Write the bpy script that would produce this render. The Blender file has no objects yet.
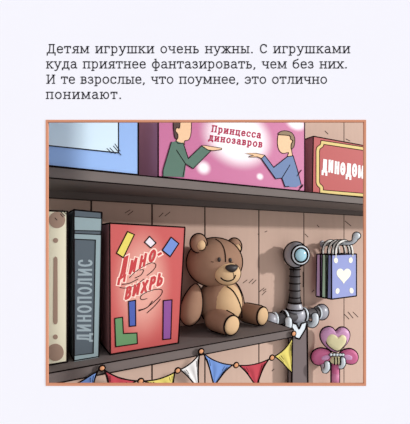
import bpy, math, random
from mathutils import Vector, Matrix
random.seed(4)
scene = bpy.context.scene
COL = scene.collection
PI = math.pi

# ---------------------------------------------------------------- camera model
F = 330.0            # focal length in pixels of the 410 x 424 frame
CX, HY = 205.0, 240.0  # principal column, horizon row
TH = math.atan(F / 583.0)   # the shelf runs away to the right at this angle
CT, ST = math.cos(TH), math.sin(TH)
FRONT, WALL = 0.85, 1.08    # distances of the shelf edge and the plank wall
PAGE = 0.66                 # the page stands here
TOP, UNDER = 0.172, 0.145   # upper shelf board
LTOP, LUNDER = -0.311, -0.338  # lower shelf board


def world(p):
    s, d, z = p
    return Vector((s * CT - d * ST, s * ST + d * CT, z))


def L(px, py, d):
    """shelf coordinates (along, depth, up) of a point at depth d"""
    t = (px - CX) / F
    Z = d / (CT - ST * t)
    return Vector((Z * (t * CT + ST), d, Z * (HY - py) / F))


EYE = Vector((0, 0, 0))

# ---------------------------------------------------------------- materials


def lin(c):
    return tuple(((v / 255) / 12.92 if v / 255 <= .04045 else ((v / 255 + .055) / 1.055) ** 2.4) for v in c) + (1,)


MATS = {}


def mat(name, rgb, rough=.8, spec=.2, metal=0.0, noise=0.0, scale=30.0, stretch=None):
    if name in MATS:
        return MATS[name]
    m = bpy.data.materials.new(name)
    m.use_nodes = True
    nt = m.node_tree
    b = nt.nodes['Principled BSDF']
    b.inputs['Base Color'].default_value = lin(rgb)
    b.inputs['Roughness'].default_value = rough
    b.inputs['Specular IOR Level'].default_value = spec
    b.inputs['Metallic'].default_value = metal
    if noise:
        tc = nt.nodes.new('ShaderNodeTexCoord')
        mp = nt.nodes.new('ShaderNodeMapping')
        if stretch:
            mp.inputs['Scale'].default_value = stretch
        n = nt.nodes.new('ShaderNodeTexNoise')
        n.inputs['Scale'].default_value = scale
        n.inputs['Detail'].default_value = 4
        r = nt.nodes.new('ShaderNodeMix')
        r.data_type = 'RGBA'
        c = lin(rgb)
        r.inputs[6].default_value = tuple(v * (1 - noise) for v in c[:3]) + (1,)
        r.inputs[7].default_value = tuple(min(1, v * (1 + noise)) for v in c[:3]) + (1,)
        nt.links.new(tc.outputs['Object'], mp.inputs['Vector'])
        nt.links.new(mp.outputs['Vector'], n.inputs['Vector'])
        nt.links.new(n.outputs['Fac'], r.inputs[0])
        nt.links.new(r.outputs[2], b.inputs['Base Color'])
    MATS[name] = m
    return m


def burst(name, outer, inner, centres, power=1.0):
    """printed round bursts of a second colour: centres are (object point, radius, softness)"""
    m = mat(name, outer, .55, .25)
    nt = m.node_tree
    b = nt.nodes['Principled BSDF']
    tc = nt.nodes.new('ShaderNodeTexCoord')
    last = None
    for (c, (rx, rz), r0) in centres:
        mp = nt.nodes.new('ShaderNodeMapping')
        mp.inputs['Location'].default_value = (-c[0] / rx, 0, -c[2] / rz)
        mp.inputs['Scale'].default_value = (1 / rx, 0, 1 / rz)
        nt.links.new(tc.outputs['Object'], mp.inputs['Vector'])
        ln = nt.nodes.new('ShaderNodeVectorMath')
        ln.operation = 'LENGTH'
        nt.links.new(mp.outputs['Vector'], ln.inputs[0])
        mr = nt.nodes.new('ShaderNodeMapRange')
        mr.interpolation_type = 'SMOOTHSTEP'
        mr.inputs['From Min'].default_value = 1.0
        mr.inputs['From Max'].default_value = r0
        mr.inputs['To Min'].default_value = 0
        mr.inputs['To Max'].default_value = power
        nt.links.new(ln.outputs['Value'], mr.inputs['Value'])
        if last is None:
            last = mr.outputs['Result']
        else:
            mx = nt.nodes.new('ShaderNodeMath')
            mx.operation = 'MAXIMUM'
            nt.links.new(last, mx.inputs[0])
            nt.links.new(mr.outputs['Result'], mx.inputs[1])
            last = mx.outputs[0]
    r = nt.nodes.new('ShaderNodeMix')
    r.data_type = 'RGBA'
    r.inputs[6].default_value = lin(outer)
    r.inputs[7].default_value = lin(inner)
    nt.links.new(last, r.inputs[0])
    nt.links.new(r.outputs[2], b.inputs['Base Color'])
    return m


INK = mat('ink', (26, 19, 19), .95, 0)

# ---------------------------------------------------------------- mesh builder


class MB:
    def __init__(self):
        self.v, self.f = [], []

    def add(self, vs, fs, mi=0, smooth=False):
        o = len(self.v)
        self.v += [Vector(p) for p in vs]
        self.f += [(tuple(i + o for i in q), mi, smooth) for q in fs]
        return self

    def hexa(self, p, mi=0):
        """p: 4 front corners (bl, br, tr, tl) then 4 back corners"""
        return self.add(p, [(0, 1, 2, 3), (5, 4, 7, 6), (4, 0, 3, 7), (1, 5, 6, 2), (3, 2, 6, 7), (4, 5, 1, 0)], mi)

    def box(self, a, b, mi=0):
        (x0, y0, z0), (x1, y1, z1) = a, b
        return self.hexa([(x0, y0, z0), (x1, y0, z0), (x1, y0, z1), (x0, y0, z1),
                          (x0, y1, z0), (x1, y1, z0), (x1, y1, z1), (x0, y1, z1)], mi)

    def edges(self, p, r, mi=1, skip=()):
        for k, (a, b) in enumerate([(0, 1), (1, 2), (2, 3), (3, 0), (4, 5), (5, 6), (6, 7), (7, 4), (0, 4), (1, 5), (2, 6), (3, 7)]):
            if k not in skip:
                self.tube([p[a], p[b]], r, mi, 7)
        return self

    def prism(self, pts, depth, mi=0, n=(0, 1, 0)):
        """flat outline pushed along n by depth (closed solid)"""
        k = len(pts)
        n = Vector(n)
        a = [Vector(p) for p in pts]
        b = [p + n * depth for p in a]
        fs = [tuple(range(k)), tuple(range(2 * k - 1, k - 1, -1))]
        fs += [(i, k + i, k + (i + 1) % k, (i + 1) % k) for i in range(k)]
        return self.add(a + b, fs, mi)

    def tube(self, pts, r, mi=0, seg=8, closed=False, cap=True):
        pts = [Vector(p) for p in pts]
        n = len(pts)
        if seg == 6:        # pen-line gauge
            r *= 1.35
        rr = r if isinstance(r, (list, tuple)) else [r] * n
        vs, fs = [], []
        up = None
        for i, p in enumerate(pts):
            if closed:
                t = pts[(i + 1) % n] - pts[i - 1]
            else:
                t = pts[min(i + 1, n - 1)] - pts[max(i - 1, 0)]
            if t.length < 1e-9:
                t = Vector((0, 0, 1))
            t.normalize()
            if up is None:
                up = Vector((0, 0, 1)) if abs(t.z) < .9 else Vector((0, 1, 0))
            up = up - t * up.dot(t)
            if up.length < 1e-6:
                up = t.orthogonal()
            up.normalize()
            w = t.cross(up)
            for k in range(seg):
                a = 2 * PI * k / seg
                vs.append(p + (up * math.cos(a) + w * math.sin(a)) * rr[i])
        m = n if closed else n - 1
        for i in range(m):
            j = (i + 1) % n
            for k in range(seg):
                l = (k + 1) % seg
                fs.append((i * seg + k, i * seg + l, j * seg + l, j * seg + k))
        if not closed and cap:
            fs.append(tuple(range(seg - 1, -1, -1)))
            fs.append(tuple((n - 1) * seg + k for k in range(seg)))
        return self.add(vs, fs, mi, True)

    def ball(self, c, ax, mi=0, nu=28, nv=16, shape=None):
        """ellipsoid; ax: 3 axis vectors (or 3 radii)"""
        c = Vector(c)
        M = axes(ax)
        vs, fs = [], []
        for i in range(nv + 1):
            ph = PI * i / nv
            for k in range(nu):
                a = 2 * PI * k / nu
                q = Vector((math.sin(ph) * math.cos(a), math.sin(ph) * math.sin(a), math.cos(ph)))
                if shape:
                    q = shape(q)
                vs.append(c + M @ q)
        for i in range(nv):
            for k in range(nu):
                l = (k + 1) % nu
                fs.append((i * nu + k, (i + 1) * nu + k, (i + 1) * nu + l, i * nu + l))
        return self.add(vs, fs, mi, True)

    def rim(self, c, ax, r, mi=1, n=48, shape=None):
        """added ink outline round an ellipsoid, along its silhouette as the camera sees it"""
        c = Vector(c)
        M = axes(ax)
        e = M.inverted() @ (unworld(EYE) - c)
        d = e.length
        e.normalize()
        if shape:
            view = (c - unworld(EYE))
            dist = view.length
            view.normalize()
            ua = view.orthogonal().normalized()
            ub = view.cross(ua)
            best = [(-1, None)] * n
            for i in range(1, 180):
                ph = PI * i / 180
                for k in range(360):
                    a = 2 * PI * k / 360
                    v = M @ shape(Vector((math.sin(ph) * math.cos(a), math.sin(ph) * math.sin(a), math.cos(ph))))
                    x, y, z = v.dot(ua), v.dot(ub), dist + v.dot(view)
                    rr = math.hypot(x, y) / z
                    j = int((math.atan2(y, x) + PI) / (2 * PI) * n) % n
                    if rr > best[j][0]:
                        best[j] = (rr, c + v)
            pts = [p for q_, p in best if p is not None]
            m = len(pts)
            pts = [(pts[i - 1] + pts[i] * 2 + pts[(i + 1) % m]) / 4 for i in range(m)]
            return self.tube(pts, r, mi, 6, True)
        h = 1 / d
        q = math.sqrt(1 - h * h)
        a = e.orthogonal().normalized()
        b = e.cross(a)
        pts = [c + M @ (e * h + (a * math.cos(2 * PI * k / n) + b * math.sin(2 * PI * k / n)) * q) for k in range(n)]
        return self.tube(pts, r, mi, 6, True)

    def lathe(self, c, axis, prof, mi=0, seg=24):
        """prof: list of (along, radius)"""
        c, axis = Vector(c), Vector(axis).normalized()
        a = axis.orthogonal().normalized()
        b = axis.cross(a)
        vs, fs = [], []
        for (h, r) in prof:
            for k in range(seg):
                t = 2 * PI * k / seg
                vs.append(c + axis * h + (a * math.cos(t) + b * math.sin(t)) * max(r, 1e-5))
        for i in range(len(prof) - 1):
            for k in range(seg):
                l = (k + 1) % seg
                fs.append((i * seg + k, i * seg + l, (i + 1) * seg + l, (i + 1) * seg + k))
        fs.append(tuple(range(seg - 1, -1, -1)))
        fs.append(tuple((len(prof) - 1) * seg + k for k in range(seg)))
        return self.add(vs, fs, mi, True)

    def loft(self, rings, mi=0, smooth=True):
        k = len(rings[0])
        vs = [p for r in rings for p in r]
        fs = []
        for i in range(len(rings) - 1):
            for j in range(k):
                l = (j + 1) % k
                fs.append((i * k + j, i * k + l, (i + 1) * k + l, (i + 1) * k + j))
        fs.append(tuple(range(k - 1, -1, -1)))
        fs.append(tuple((len(rings) - 1) * k + j for j in range(k)))
        return self.add(vs, fs, mi, smooth)


def axes(ax):
    if isinstance(ax[0], (int, float)):
        return Matrix(((ax[0], 0, 0), (0, ax[1], 0), (0, 0, ax[2])))
    return Matrix([Vector(a) for a in ax]).transposed()


def unworld(p):
    return Vector((p[0] * CT + p[1] * ST, -p[0] * ST + p[1] * CT, p[2]))


def hit(px, py, c, ax, lift=0.0):
    """point of an ellipsoid behind the picture point, in shelf coordinates"""
    far = L(px, py, 1.0)
    o = Vector((0, 0, 0))
    M = axes(ax).inverted()
    p, v = M @ (o - Vector(c)), M @ far
    A, B, C_ = v.dot(v), 2 * p.dot(v), p.dot(p) - 1
    D = max(B * B - 4 * A * C_, 0)
    t = (-B - math.sqrt(D)) / (2 * A)
    q = far * t
    return q - far.normalized() * lift


# ---------------------------------------------------------------- objects

class Thing:
    def __init__(self, name, label, cat, base, group=None, yaw=None, mesh=None, mats=None, kind=None):
        self.base = Vector(base)
        self.yaw = TH if yaw is None else yaw
        if mesh is None:
            self.o = bpy.data.objects.new(name, None)
            self.o.empty_display_size = .02
        else:
            self.o = make(name, mesh, mats, self.base)
        COL.objects.link(self.o)
        self.o.location = world(self.base)
        self.o.rotation_euler = (0, 0, self.yaw)
        if label:
            self.o['label'] = label
        if cat:
            self.o['category'] = cat
        if group:
            self.o['group'] = group
        if kind:
            self.o['kind'] = kind

    def part(self, name, mb, mats, parent=None, label=None):
        o = make(name, mb, mats, self.base)
        COL.objects.link(o)
        o.parent = parent or self.o
        if label:
            o['label'] = label
        return o


def make(name, mb, mats, base):
    me = bpy.data.meshes.new(name)
    me.from_pydata([tuple(p - base) for p in mb.v], [], [q[0] for q in mb.f])
    for m in (mats if isinstance(mats, (list, tuple)) else [mats]):
        me.materials.append(m)
    for p, q in zip(me.polygons, mb.f):
        p.material_index = q[1]
        p.use_smooth = q[2]
    me.update()
    return bpy.data.objects.new(name, me)


# ---------------------------------------------------------------- lettering (stroke letters)

def arc(cx, cy, rx, ry, a0, a1, n=14):
    return [(cx + rx * math.cos(math.radians(a0 + (a1 - a0) * i / n)), cy + ry * math.sin(math.radians(a0 + (a1 - a0) * i / n))) for i in range(n + 1)]


SF = .17


def st(x, y0=0, y1=1, lo=1, hi=1):
    """a stem and its slab serifs"""
    s = [[(x, y0), (x, y1)]]
    f = []
    if lo:
        f.append([(x - SF, y0), (x + SF, y0)])
    if hi:
        f.append([(x - SF, y1), (x + (SF if hi == 1 else 0), y1)])
    return s, f


def G(w, stems=(), strokes=(), serifs=()):
    s, f = list(strokes), list(serifs)
    for a in stems:
        x, y = st(*a)
        s += x
        f += y
    return (w, s, f)


def hs(*pts):
    return [[(x - SF * .9, y), (x + SF * .9, y)] for x, y in pts]


GL = {
    'а': G(.88, (), [[(.14, .84), (.26, .96), (.42, 1), (.58, .95), (.68, .8), (.68, .12), (.76, 0), (.86, .02)], [(.68, .57), (.4, .57), (.2, .5), (.1, .36), (.1, .2), (.2, .04), (.36, 0), (.54, .06), (.68, .22)]]),
    'б': G(.92, (), [arc(.46, .42, .36, .42, 0, 360, 20), [(.1, .42), (.1, .8), (.2, 1.1), (.4, 1.24), (.62, 1.3), (.74, 1.42)]]),
    'в': G(.82, ((.18, 0, 1, 1, 2),), [[(.18, 1), (.5, 1), (.64, .92), (.66, .76), (.6, .6), (.46, .53), (.18, .53)], [(.46, .53), (.66, .45), (.72, .28), (.68, .1), (.5, 0), (.18, 0)]]),
    'г': G(.74, ((.2, 0, 1, 1, 2),), [[(.2, 1), (.68, 1), (.68, .76)]]),
    'д': G(.98, (), [[(.2, 0), (.32, .3), (.36, 1), (.74, 1), (.74, 0)], [(.06, -.28), (.06, 0), (.92, 0), (.92, -.28)]], [[(.24, 1), (.36, 1)], [(.74, 1), (.88, 1)]]),
    'е': G(.86, (), [[(.1, .53), (.76, .53), (.72, .8), (.6, .95), (.43, 1), (.26, .95), (.14, .8), (.1, .5), (.15, .2), (.28, .04), (.45, 0), (.62, .03), (.76, .14)]]),
    'ж': G(1.2, ((.6,),), [[(.12, 1), (.5, .52), (.1, 0)], [(1.08, 1), (.7, .52), (1.1, 0)], [(.48, .52), (.72, .52)]], hs((.12, 1), (.1, 0), (1.08, 1), (1.1, 0))),
    'з': G(.78, (), [[(.1, .8), (.18, .95), (.38, 1), (.56, .94), (.63, .78), (.58, .6), (.42, .53), (.28, .53)], [(.42, .53), (.62, .45), (.69, .27), (.6, .07), (.38, 0), (.17, .05), (.08, .22)]]),
    'и': G(1.02, ((.2,), (.82,)), [[(.2, .02), (.82, .98)]]),
    'к': G(.94, ((.2,),), [[(.2, .5), (.36, .55), (.76, 1)], [(.4, .58), (.8, 0)]], hs((.76, 1), (.8, 0))),
    'л': G(.96, ((.76,),), [[(.06, 0), (.18, .04), (.26, .2), (.32, 1), (.76, 1)]], [[(.18, 1), (.32, 1)]]),
    'м': G(1.22, ((.2, 0, 1, 1, 2), (1.02,)), [[(.2, 1), (.61, .1), (1.02, 1)]]),
    'н': G(1.0, ((.2,), (.8,)), [[(.2, .52), (.8, .52)]]),
    'о': G(.92, (), [arc(.46, .5, .36, .5, 0, 360, 22)]),
    'п': G(1.0, ((.2,), (.8,)), [[(.2, 1), (.8, 1)]]),
    'р': G(.94, ((.2, -.38, 1, 1, 2),), [[(.2, .78), (.34, .96), (.52, 1), (.7, .9), (.8, .66), (.8, .34), (.7, .1), (.52, 0), (.34, .04), (.2, .2)]]),
    'с': G(.84, (), [[(.74, .74), (.72, .84), (.6, .97), (.43, 1), (.26, .95), (.14, .78), (.1, .5), (.15, .2), (.28, .04), (.45, 0), (.62, .04), (.75, .2)]], [[(.74, .95), (.74, .72)]]),
    'т': G(.88, ((.44, 0, 1, 1, 0),), [[(.06, .76), (.06, 1), (.82, 1), (.82, .76)]]),
    'у': G(.92, (), [[(.14, 1), (.48, .04)], [(.8, 1), (.42, -.16), (.32, -.32), (.2, -.38), (.08, -.36)]], hs((.14, 1), (.8, 1))),
    'ф': G(1.1, ((.55, -.38, 1.4, 1, 2),), [arc(.55, .5, .44, .5, 0, 360, 22)]),
    'х': G(.92, (), [[(.14, 0), (.78, 1)], [(.14, 1), (.78, 0)]], hs((.14, 0), (.78, 1), (.14, 1), (.78, 0))),
    'ц': G(1.0, ((.2,), (.76,)), [[(.2, 0), (.94, 0), (.94, -.26)]]),
    'ч': G(.96, ((.76,),), [[(.18, 1), (.18, .68), (.26, .5), (.44, .44), (.62, .46), (.76, .54)]], hs((.18, 1))),
    'ш': G(1.36, ((.2,), (.68,), (1.16,)), [[(.2, 0), (1.16, 0)]]),
    'ы': G(1.18, ((.2,), (.98,)), [[(.2, .56), (.48, .56), (.64, .46), (.68, .28), (.64, .1), (.48, 0), (.2, 0)]]),
    'ь': G(.82, ((.2,),), [[(.2, .56), (.5, .56), (.67, .46), (.72, .28), (.67, .1), (.5, 0), (.2, 0)]]),
    'э': G(.84, (), [[(.1, .78), (.2, .95), (.4, 1), (.58, .95), (.7, .78), (.74, .5), (.7, .2), (.56, .04), (.4, 0), (.2, .04), (.08, .2)], [(.34, .52), (.74, .52)]]),
    'ю': G(1.24, ((.2,),), [[(.2, .52), (.5, .52)], arc(.82, .5, .32, .5, 0, 360, 22)]),
    'я': G(.92, ((.74, 0, 1, 1, 1),), [[(.74, 1), (.42, 1), (.24, .92), (.18, .74), (.24, .56), (.42, .48), (.74, .48)], [(.46, .48), (.2, 0)]], hs((.18, 0))),
    '.': G(.4, (), [[(.18, -.01), (.18, .09)], [(.14, .04), (.24, .04)]]),
    ',': G(.4, (), [[(.22, .08), (.2, -.06), (.1, -.22)], [(.16, .04), (.24, .04)]]),
    '-': G(.6, (), [[(.06, .5), (.5, .5)]]),
    ' ': G(.52),
}
CAP = 1.32
for ch in 'дсипнолвхьм':
    w, s, f = GL[ch]
    k = CAP
    GL[ch.upper()] = (w * 1.2, [[(x * 1.2, y * k) for x, y in q] for q in s], [[((x - q[0][0]) * 1.0 + q[0][0] * 1.2, y * k) for x, y in q] for q in f])
GL['Р'] = G(1.0, ((.22, 0, CAP, 1, 2),), [[(.22, CAP), (.62, CAP), (.8, 1.22), (.84, 1.0), (.8, .76), (.62, .62), (.22, .62)]])
GL['Ө'] = (GL['О'][0], GL['О'][1] + [[(.3, .62), (.8, .62)]], [])


def ribbons(text, x0, y0, x1, y1, xh, sw, serif=True, xs=1.0, upv=None, wob=None):
    """outlines (in picture units) of the strokes of one line of lettering"""
    dx, dy = x1 - x0, y1 - y0
    W = math.hypot(dx, dy)
    ax, ay = dx / W, dy / W
    ux, uy = upv if upv else (ay, -ax)
    nat = sum(GL[c][0] for c in text) * xh * xs
    tr = (W - nat) / max(len(text) - 1, 1)
    out = []
    x = 0.0
    for k, c in enumerate(text):
        w, s, f = GL[c]
        lift, sc = wob[k] if wob else (0, 1)
        for q in s + (f if serif else []):
            thin = sw if q in s else sw * .85
            pts = []
            for (gx, gy) in q:
                a, b = x + gx * xh * xs, gy * xh * sc + lift
                pts.append((x0 + ax * a + ux * b, y0 + ay * a + uy * b))
            out.append((pts, thin))
        x += w * xh * xs + tr
    return out


def ribbon_mesh(mb, rib, to3, mi=0, off=0.0):
    """one flat strip per stroke, its ends square, its corners mitred; to3 maps picture units to space"""
    for kk, (pts, w) in enumerate(rib):
        lift = Vector((0, -(kk % 8) * 2.5e-5, 0))
        h = w / 2
        n = len(pts)
        closed = n > 3 and math.hypot(pts[0][0] - pts[-1][0], pts[0][1] - pts[-1][1]) < 1e-6
        lf, rt = [], []
        P = list(pts)
        if not closed:
            for e, g in ((0, 1), (-1, -2)):
                vx, vy = P[e][0] - P[g][0], P[e][1] - P[g][1]
                l = math.hypot(vx, vy) or 1
                P[e] = (P[e][0] + vx / l * h * .7, P[e][1] + vy / l * h * .7)
        for i in range(n):
            if closed:
                a, b = P[i - 1] if i else P[-2], P[(i + 1)] if i < n - 1 else P[1]
            else:
                a, b = P[max(i - 1, 0)], P[min(i + 1, n - 1)]
            c = P[i]

            def nrm(p, q):
                vx, vy = q[0] - p[0], q[1] - p[1]
                l = math.hypot(vx, vy) or 1
                return (-vy / l, vx / l)
            n1 = nrm(a, c) if a != c else nrm(c, b)
            n2 = nrm(c, b) if b != c else n1
            mx, my = n1[0] + n2[0], n1[1] + n2[1]
            l = math.hypot(mx, my) or 1
            mx, my = mx / l, my / l
            k = min(1 / max(mx * n1[0] + my * n1[1], .3), 1.8)
            lf.append((c[0] + mx * h * k, c[1] + my * h * k))
            rt.append((c[0] - mx * h * k, c[1] - my * h * k))
        vs = [to3(*p) + lift for p in lf] + [to3(*p) + lift for p in rt]
        fs = [(i, i + 1, n + i + 1, n + i) for i in range(n - 1)]
        mb.add(vs, fs, mi)
    return mb


def strokes_px(mb, lines, d, w, mi=0):
    """drawn lines of width w (picture units) lying on the plane at depth d"""
    return ribbon_mesh(mb, [(l, w) for l in lines], lambda x, y: L(x, y, d), mi)


def poly_px(mb, pts, d, mi=0, ink=None, inkmi=1, th=.0012, w=.9, closed=True):
    mb.prism([L(x, y, d - th) for x, y in pts], th, mi)
    if ink:
        strokes_px(mb, [list(pts) + [pts[0]]], d - th - .0003, w, inkmi)
    return mb


def smooth(pts, n=4, closed=False):
    """Catmull-Rom through the points"""
    out = []
    m = len(pts)
    rng = range(m) if closed else range(m - 1)
    for i in rng:
        if closed:
            p0, p1, p2, p3 = pts[i - 1], pts[i], pts[(i + 1) % m], pts[(i + 2) % m]
        else:
            p0, p1, p2, p3 = pts[max(i - 1, 0)], pts[i], pts[i + 1], pts[min(i + 2, m - 1)]
        for k in range(n):
            t = k / n
            out.append(tuple(.5 * ((2 * b) + (-a + c) * t + (2 * a - 5 * b + 4 * c - e) * t * t + (-a + 3 * b - 3 * c + e) * t ** 3)
                             for a, b, c, e in zip(p0, p1, p2, p3)))
    if not closed:
        out.append(tuple(pts[-1]))
    return out


def ell(cx, cy, rx, ry, n=24, rot=0):
    c, s = math.cos(rot), math.sin(rot)
    return [(cx + rx * math.cos(2 * PI * k / n) * c - ry * math.sin(2 * PI * k / n) * s,
             cy + rx * math.cos(2 * PI * k / n) * s + ry * math.sin(2 * PI * k / n) * c) for k in range(n)]


def heart(cx, cy, w, h, n=36):
    out = []
    for k in range(n):
        t = 2 * PI * k / n
        x = 16 * math.sin(t) ** 3
        y = 13 * math.cos(t) - 5 * math.cos(2 * t) - 2 * math.cos(3 * t) - math.cos(4 * t)
        out.append((cx + x / 32 * w, cy - (y + 2.5) / 29 * h))
    return out


# ================================================================= THE PAGE
paper = mat('paper', (246, 245, 253), .9, .1, noise=.012, scale=5)
orange = mat('border_orange', (212, 146, 116), .8, .1)
K = .002


def pg(px, py, y):
    return Vector(((px - CX) * K, y, (HY - py) * K))


t = Thing('book_page', 'white book page with printed Russian text above an orange-bordered picture opening', 'page', unworld((0, PAGE, -.4)), yaw=0)
t.base = Vector((0, PAGE, -.4))
mb = MB()
x0, x1, ya, yb = 46.9, 365.0, 121.0, 384.8
for (a, b, c, e) in ((-22, -24, 432, ya), (-22, yb, 432, 448), (-22, ya, x0, yb), (x1, ya, 432, yb)):
    p, q = pg(a, e, PAGE), pg(c, b, PAGE + .003)
    mb.box(p, q)
t.part('sheet', mb, paper)
mb = MB()
w = 2.2
for (a, b, c, e) in ((45.8, 119.9, 366.0, 122.0), (45.8, 383.5, 366.0, 385.8), (45.8, 122.0, 47.9, 383.5), (363.9, 122.0, 366.0, 383.5)):
    mb.box(pg(a, e, PAGE - .0006), pg(c, b, PAGE + .0036))
t.part('picture_border', mb, orange, label='thin orange border round the picture')
inkt = mat('text_ink', (34, 32, 38), .9, .05)
for line, xa, xb, yy in (('Детям игрушки очень нужны. С игрушками', 46.8, 350.2, 53.4),
                         ('куда приятнее фантазировать, чем без них.', 46.2, 347.6, 68.6),
                         ('И те взрослые, что поумнее, это отлично', 46.4, 327.2, 83.9),
                         ('понимают.', 46.0, 121.8, 99.1)):
    mb = MB()
    ribbon_mesh(mb, ribbons(line, xa, yy - .5, xb, yy - .5, 6.3, 1.12, True, 1.2), lambda x, y: pg(x, y, PAGE - .0002))
    t.part('text_line', mb, inkt)

# ================================================================= WALL AND SHELVES
wood = mat('wall_planks', (198, 169, 153), .85, .15, noise=.05, scale=8, stretch=(6, 1, 1))
mb = MB()
seams = [-.15, -.03, .2, .4015, .611, .868, 1.126, 1.40, 1.66, 1.93, 2.2]
for a, b in zip(seams, seams[1:]):
    g = .0030
    mb.box((a + g, WALL, -1.0), (b - g, WALL + .02, .62))
mb.box((-.15, WALL + .0015, -1.0), (2.2, WALL + .03, .62), 1)
# nicks and scratches in the boards
nick = [((159, 217), (163, 213)), ((165, 216), (170, 212)), ((125, 213), (130, 210)), ((128, 215), (133, 211)),
        ((243, 283), (247, 280)), ((249, 283), (253, 279)), ((252, 284), (256, 280)), ((259, 292), (264, 288)), ((263, 291), (266, 289)),
        ((262, 295), (266, 291)), ((258, 234), (259, 235)), ((265, 232), (267, 231)), ((305, 234), (308, 237)),
        ((345, 221), (351, 226)), ((317, 225), (319, 227)), ((348, 312), (353, 318)), ((353, 312), (358, 317)), ((344, 309), (344, 319)),
        ((344, 314), (349, 319)), ((312, 292), (314, 290)), ((325, 131), (328, 134)), ((346, 139), (350, 141)), ((272, 371), (274, 369)), ((303, 272), (303, 287))]
strokes_px(mb, [list(l) for l in nick], WALL - .0004, .7, 1)
Thing('wall_back', None, None, (1.0, WALL, -1.0), mesh=mb, mats=[wood, mat('groove', (60, 46, 42), .95, .05)], kind='structure')

shelfm = mat('shelf_wood', (116, 107, 103), .8, .2, noise=.08, scale=10, stretch=(1, 5, 5))
S0, S1 = -.115, 1.9
t = Thing('shelf', 'dark brown upper shelf board carrying the blue, pink and red game boxes', 'shelf', (.9, .97, UNDER), 'shelf boards on the plank wall')
mb = MB()
pts = [(S0, FRONT, UNDER), (S1, FRONT, UNDER), (S1, FRONT, TOP), (S0, FRONT, TOP), (S0, WALL, UNDER), (S1, WALL, UNDER), (S1, WALL, TOP), (S0, WALL, TOP)]
mb.hexa(pts).edges(pts, .0016, 1, (4, 6))
t.part('board', mb, [shelfm, INK])
mb = MB()
c0, c1 = WALL - .02, UNDER - .022
pts = [(S0, c0, c1), (S1, c0, c1), (S1, c0, UNDER), (S0, c0, UNDER), (S0, WALL, c1), (S1, WALL, c1), (S1, WALL, UNDER), (S0, WALL, UNDER)]
mb.hexa(pts).edges(pts, .0009, 1, (4, 6, 2))

t.part('support_batten', mb, [mat('batten_wood', (104, 94, 90), .85, .1), INK])

SE = L(293.6, 331, FRONT)[0]
t = Thing('shelf', 'dark brown lower shelf board under the teddy bear and the folders', 'shelf', (.5, .97, LUNDER), 'shelf boards on the plank wall')
mb = MB()
pts = [(S0, FRONT, LUNDER), (SE, FRONT, LUNDER), (SE, FRONT, LTOP), (S0, FRONT, LTOP), (S0, WALL, LUNDER), (SE, WALL, LUNDER), (SE, WALL, LTOP), (S0, WALL, LTOP)]
mb.hexa(pts).edges(pts, .0017, 1, (4, 6))
t.part('board', mb, [mat('shelf_wood_lower', (110, 100, 97), .8, .2, noise=.08, scale=10, stretch=(1, 5, 5)), INK])


# ================================================================= BOXES
def carton(name, label, cat, cols_, d, depth, zb, zt, front, side, top=None, r=.0021, group=None, skip=()):
    """a box standing on a shelf: cl, cr = picture columns of the bottom/top of its left and right front edges"""
    (lb, lt), (rb, rt) = cols_
    zb += r + .0003
    a = [Vector((L(lb, 0, d)[0], d, zb)), Vector((L(rb, 0, d)[0], d, zb)), Vector((L(rt, 0, d)[0], d, zt[1])), Vector((L(lt, 0, d)[0], d, zt[0]))]
    b = [p + Vector((0, depth, 0)) for p in a]
    th = Thing(name, label, cat, ((a[0].x + a[1].x) / 2, d + depth / 2, zb), group)
    mb = MB()
    p = a + b
    mb.add(p, [(0, 1, 2, 3)], 0)
    mb.add(p, [(5, 4, 7, 6), (4, 0, 3, 7), (1, 5, 6, 2), (3, 2, 6, 7), (4, 5, 1, 0)], 1)
    mb.edges(p, r, 2, skip)
    # weld the faces into one closed body by sharing the same corners
    th.part('body', mb, [front, side, INK])
    return th


# --- upper shelf
blue = mat('blue_card', (152, 186, 236), .6, .25)
pale = mat('pale_blue_card', (216, 237, 248), .6, .25)
B_ = FRONT + .006
t = carton('game_box', 'large blue game box with a pale blue front panel on the upper shelf', 'box', ((8, 8), (138.3, 138.3)), B_, .03, TOP, (.47, .47), blue, blue, group=None)
mb = MB()
poly_px(mb, [(10, 141.5), (118.5, 152.8), (118.5, 60), (10, 40)], B_, 0, True, 1, w=1.1)
strokes_px(mb, [[(107, 148.5), (112, 153)], [(110, 148), (115.5, 153.5)], [(113.5, 146), (121, 155)], [(115, 144), (120, 151)]], B_ - .0018, .7, 1)
t.part('front_panel', mb, [pale, INK], label='pale blue panel on the box front')

d = FRONT + .004
pbase = None
s_l, s_r = L(158.2, 0, d)[0], L(304.6, 0, d)[0]
pc = Vector(((s_l + s_r) / 2, d + .085, TOP))
cen = []
for (x, y, rx, ry, r0) in ((239, 138, 37, 35, .5), (203.5, 168.5, 9, 9, .2), (260, 177.3, 4.5, 4.5, .2), (296, 124, 12, 9, .3)):
    c = L(x, y, d)
    ex, ez = abs(L(x + rx, y, d)[0] - c[0]), abs(L(x, y + ry, d)[2] - c[2])
    cen.append((c - pc, (ex, ez), r0))
pinkm = burst('pink_print', (196, 112, 152), (252, 246, 248), cen)
t = carton('game_box', 'large pink game box printed with two people and a white glow, upper shelf', 'box', ((158.2, 158.2), (304.6, 304.6)), d, .17, TOP, (.47, .47), pinkm, mat('maroon_shade_lifted', (178, 124, 148), .7, .15))  # side colour lightened to make up for shade in the gap
mb = MB()
skin = mat('print_skin', (240, 200, 160), .7, .1)
green = mat('print_green', (94, 122, 108), .7, .1)
denim = mat('print_blue', (116, 136, 174), .7, .1)
dhair = mat('print_dark_hair', (92, 74, 70), .7, .1)
lhair = mat('print_ash_hair', (150, 128, 104), .7, .1)
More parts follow.
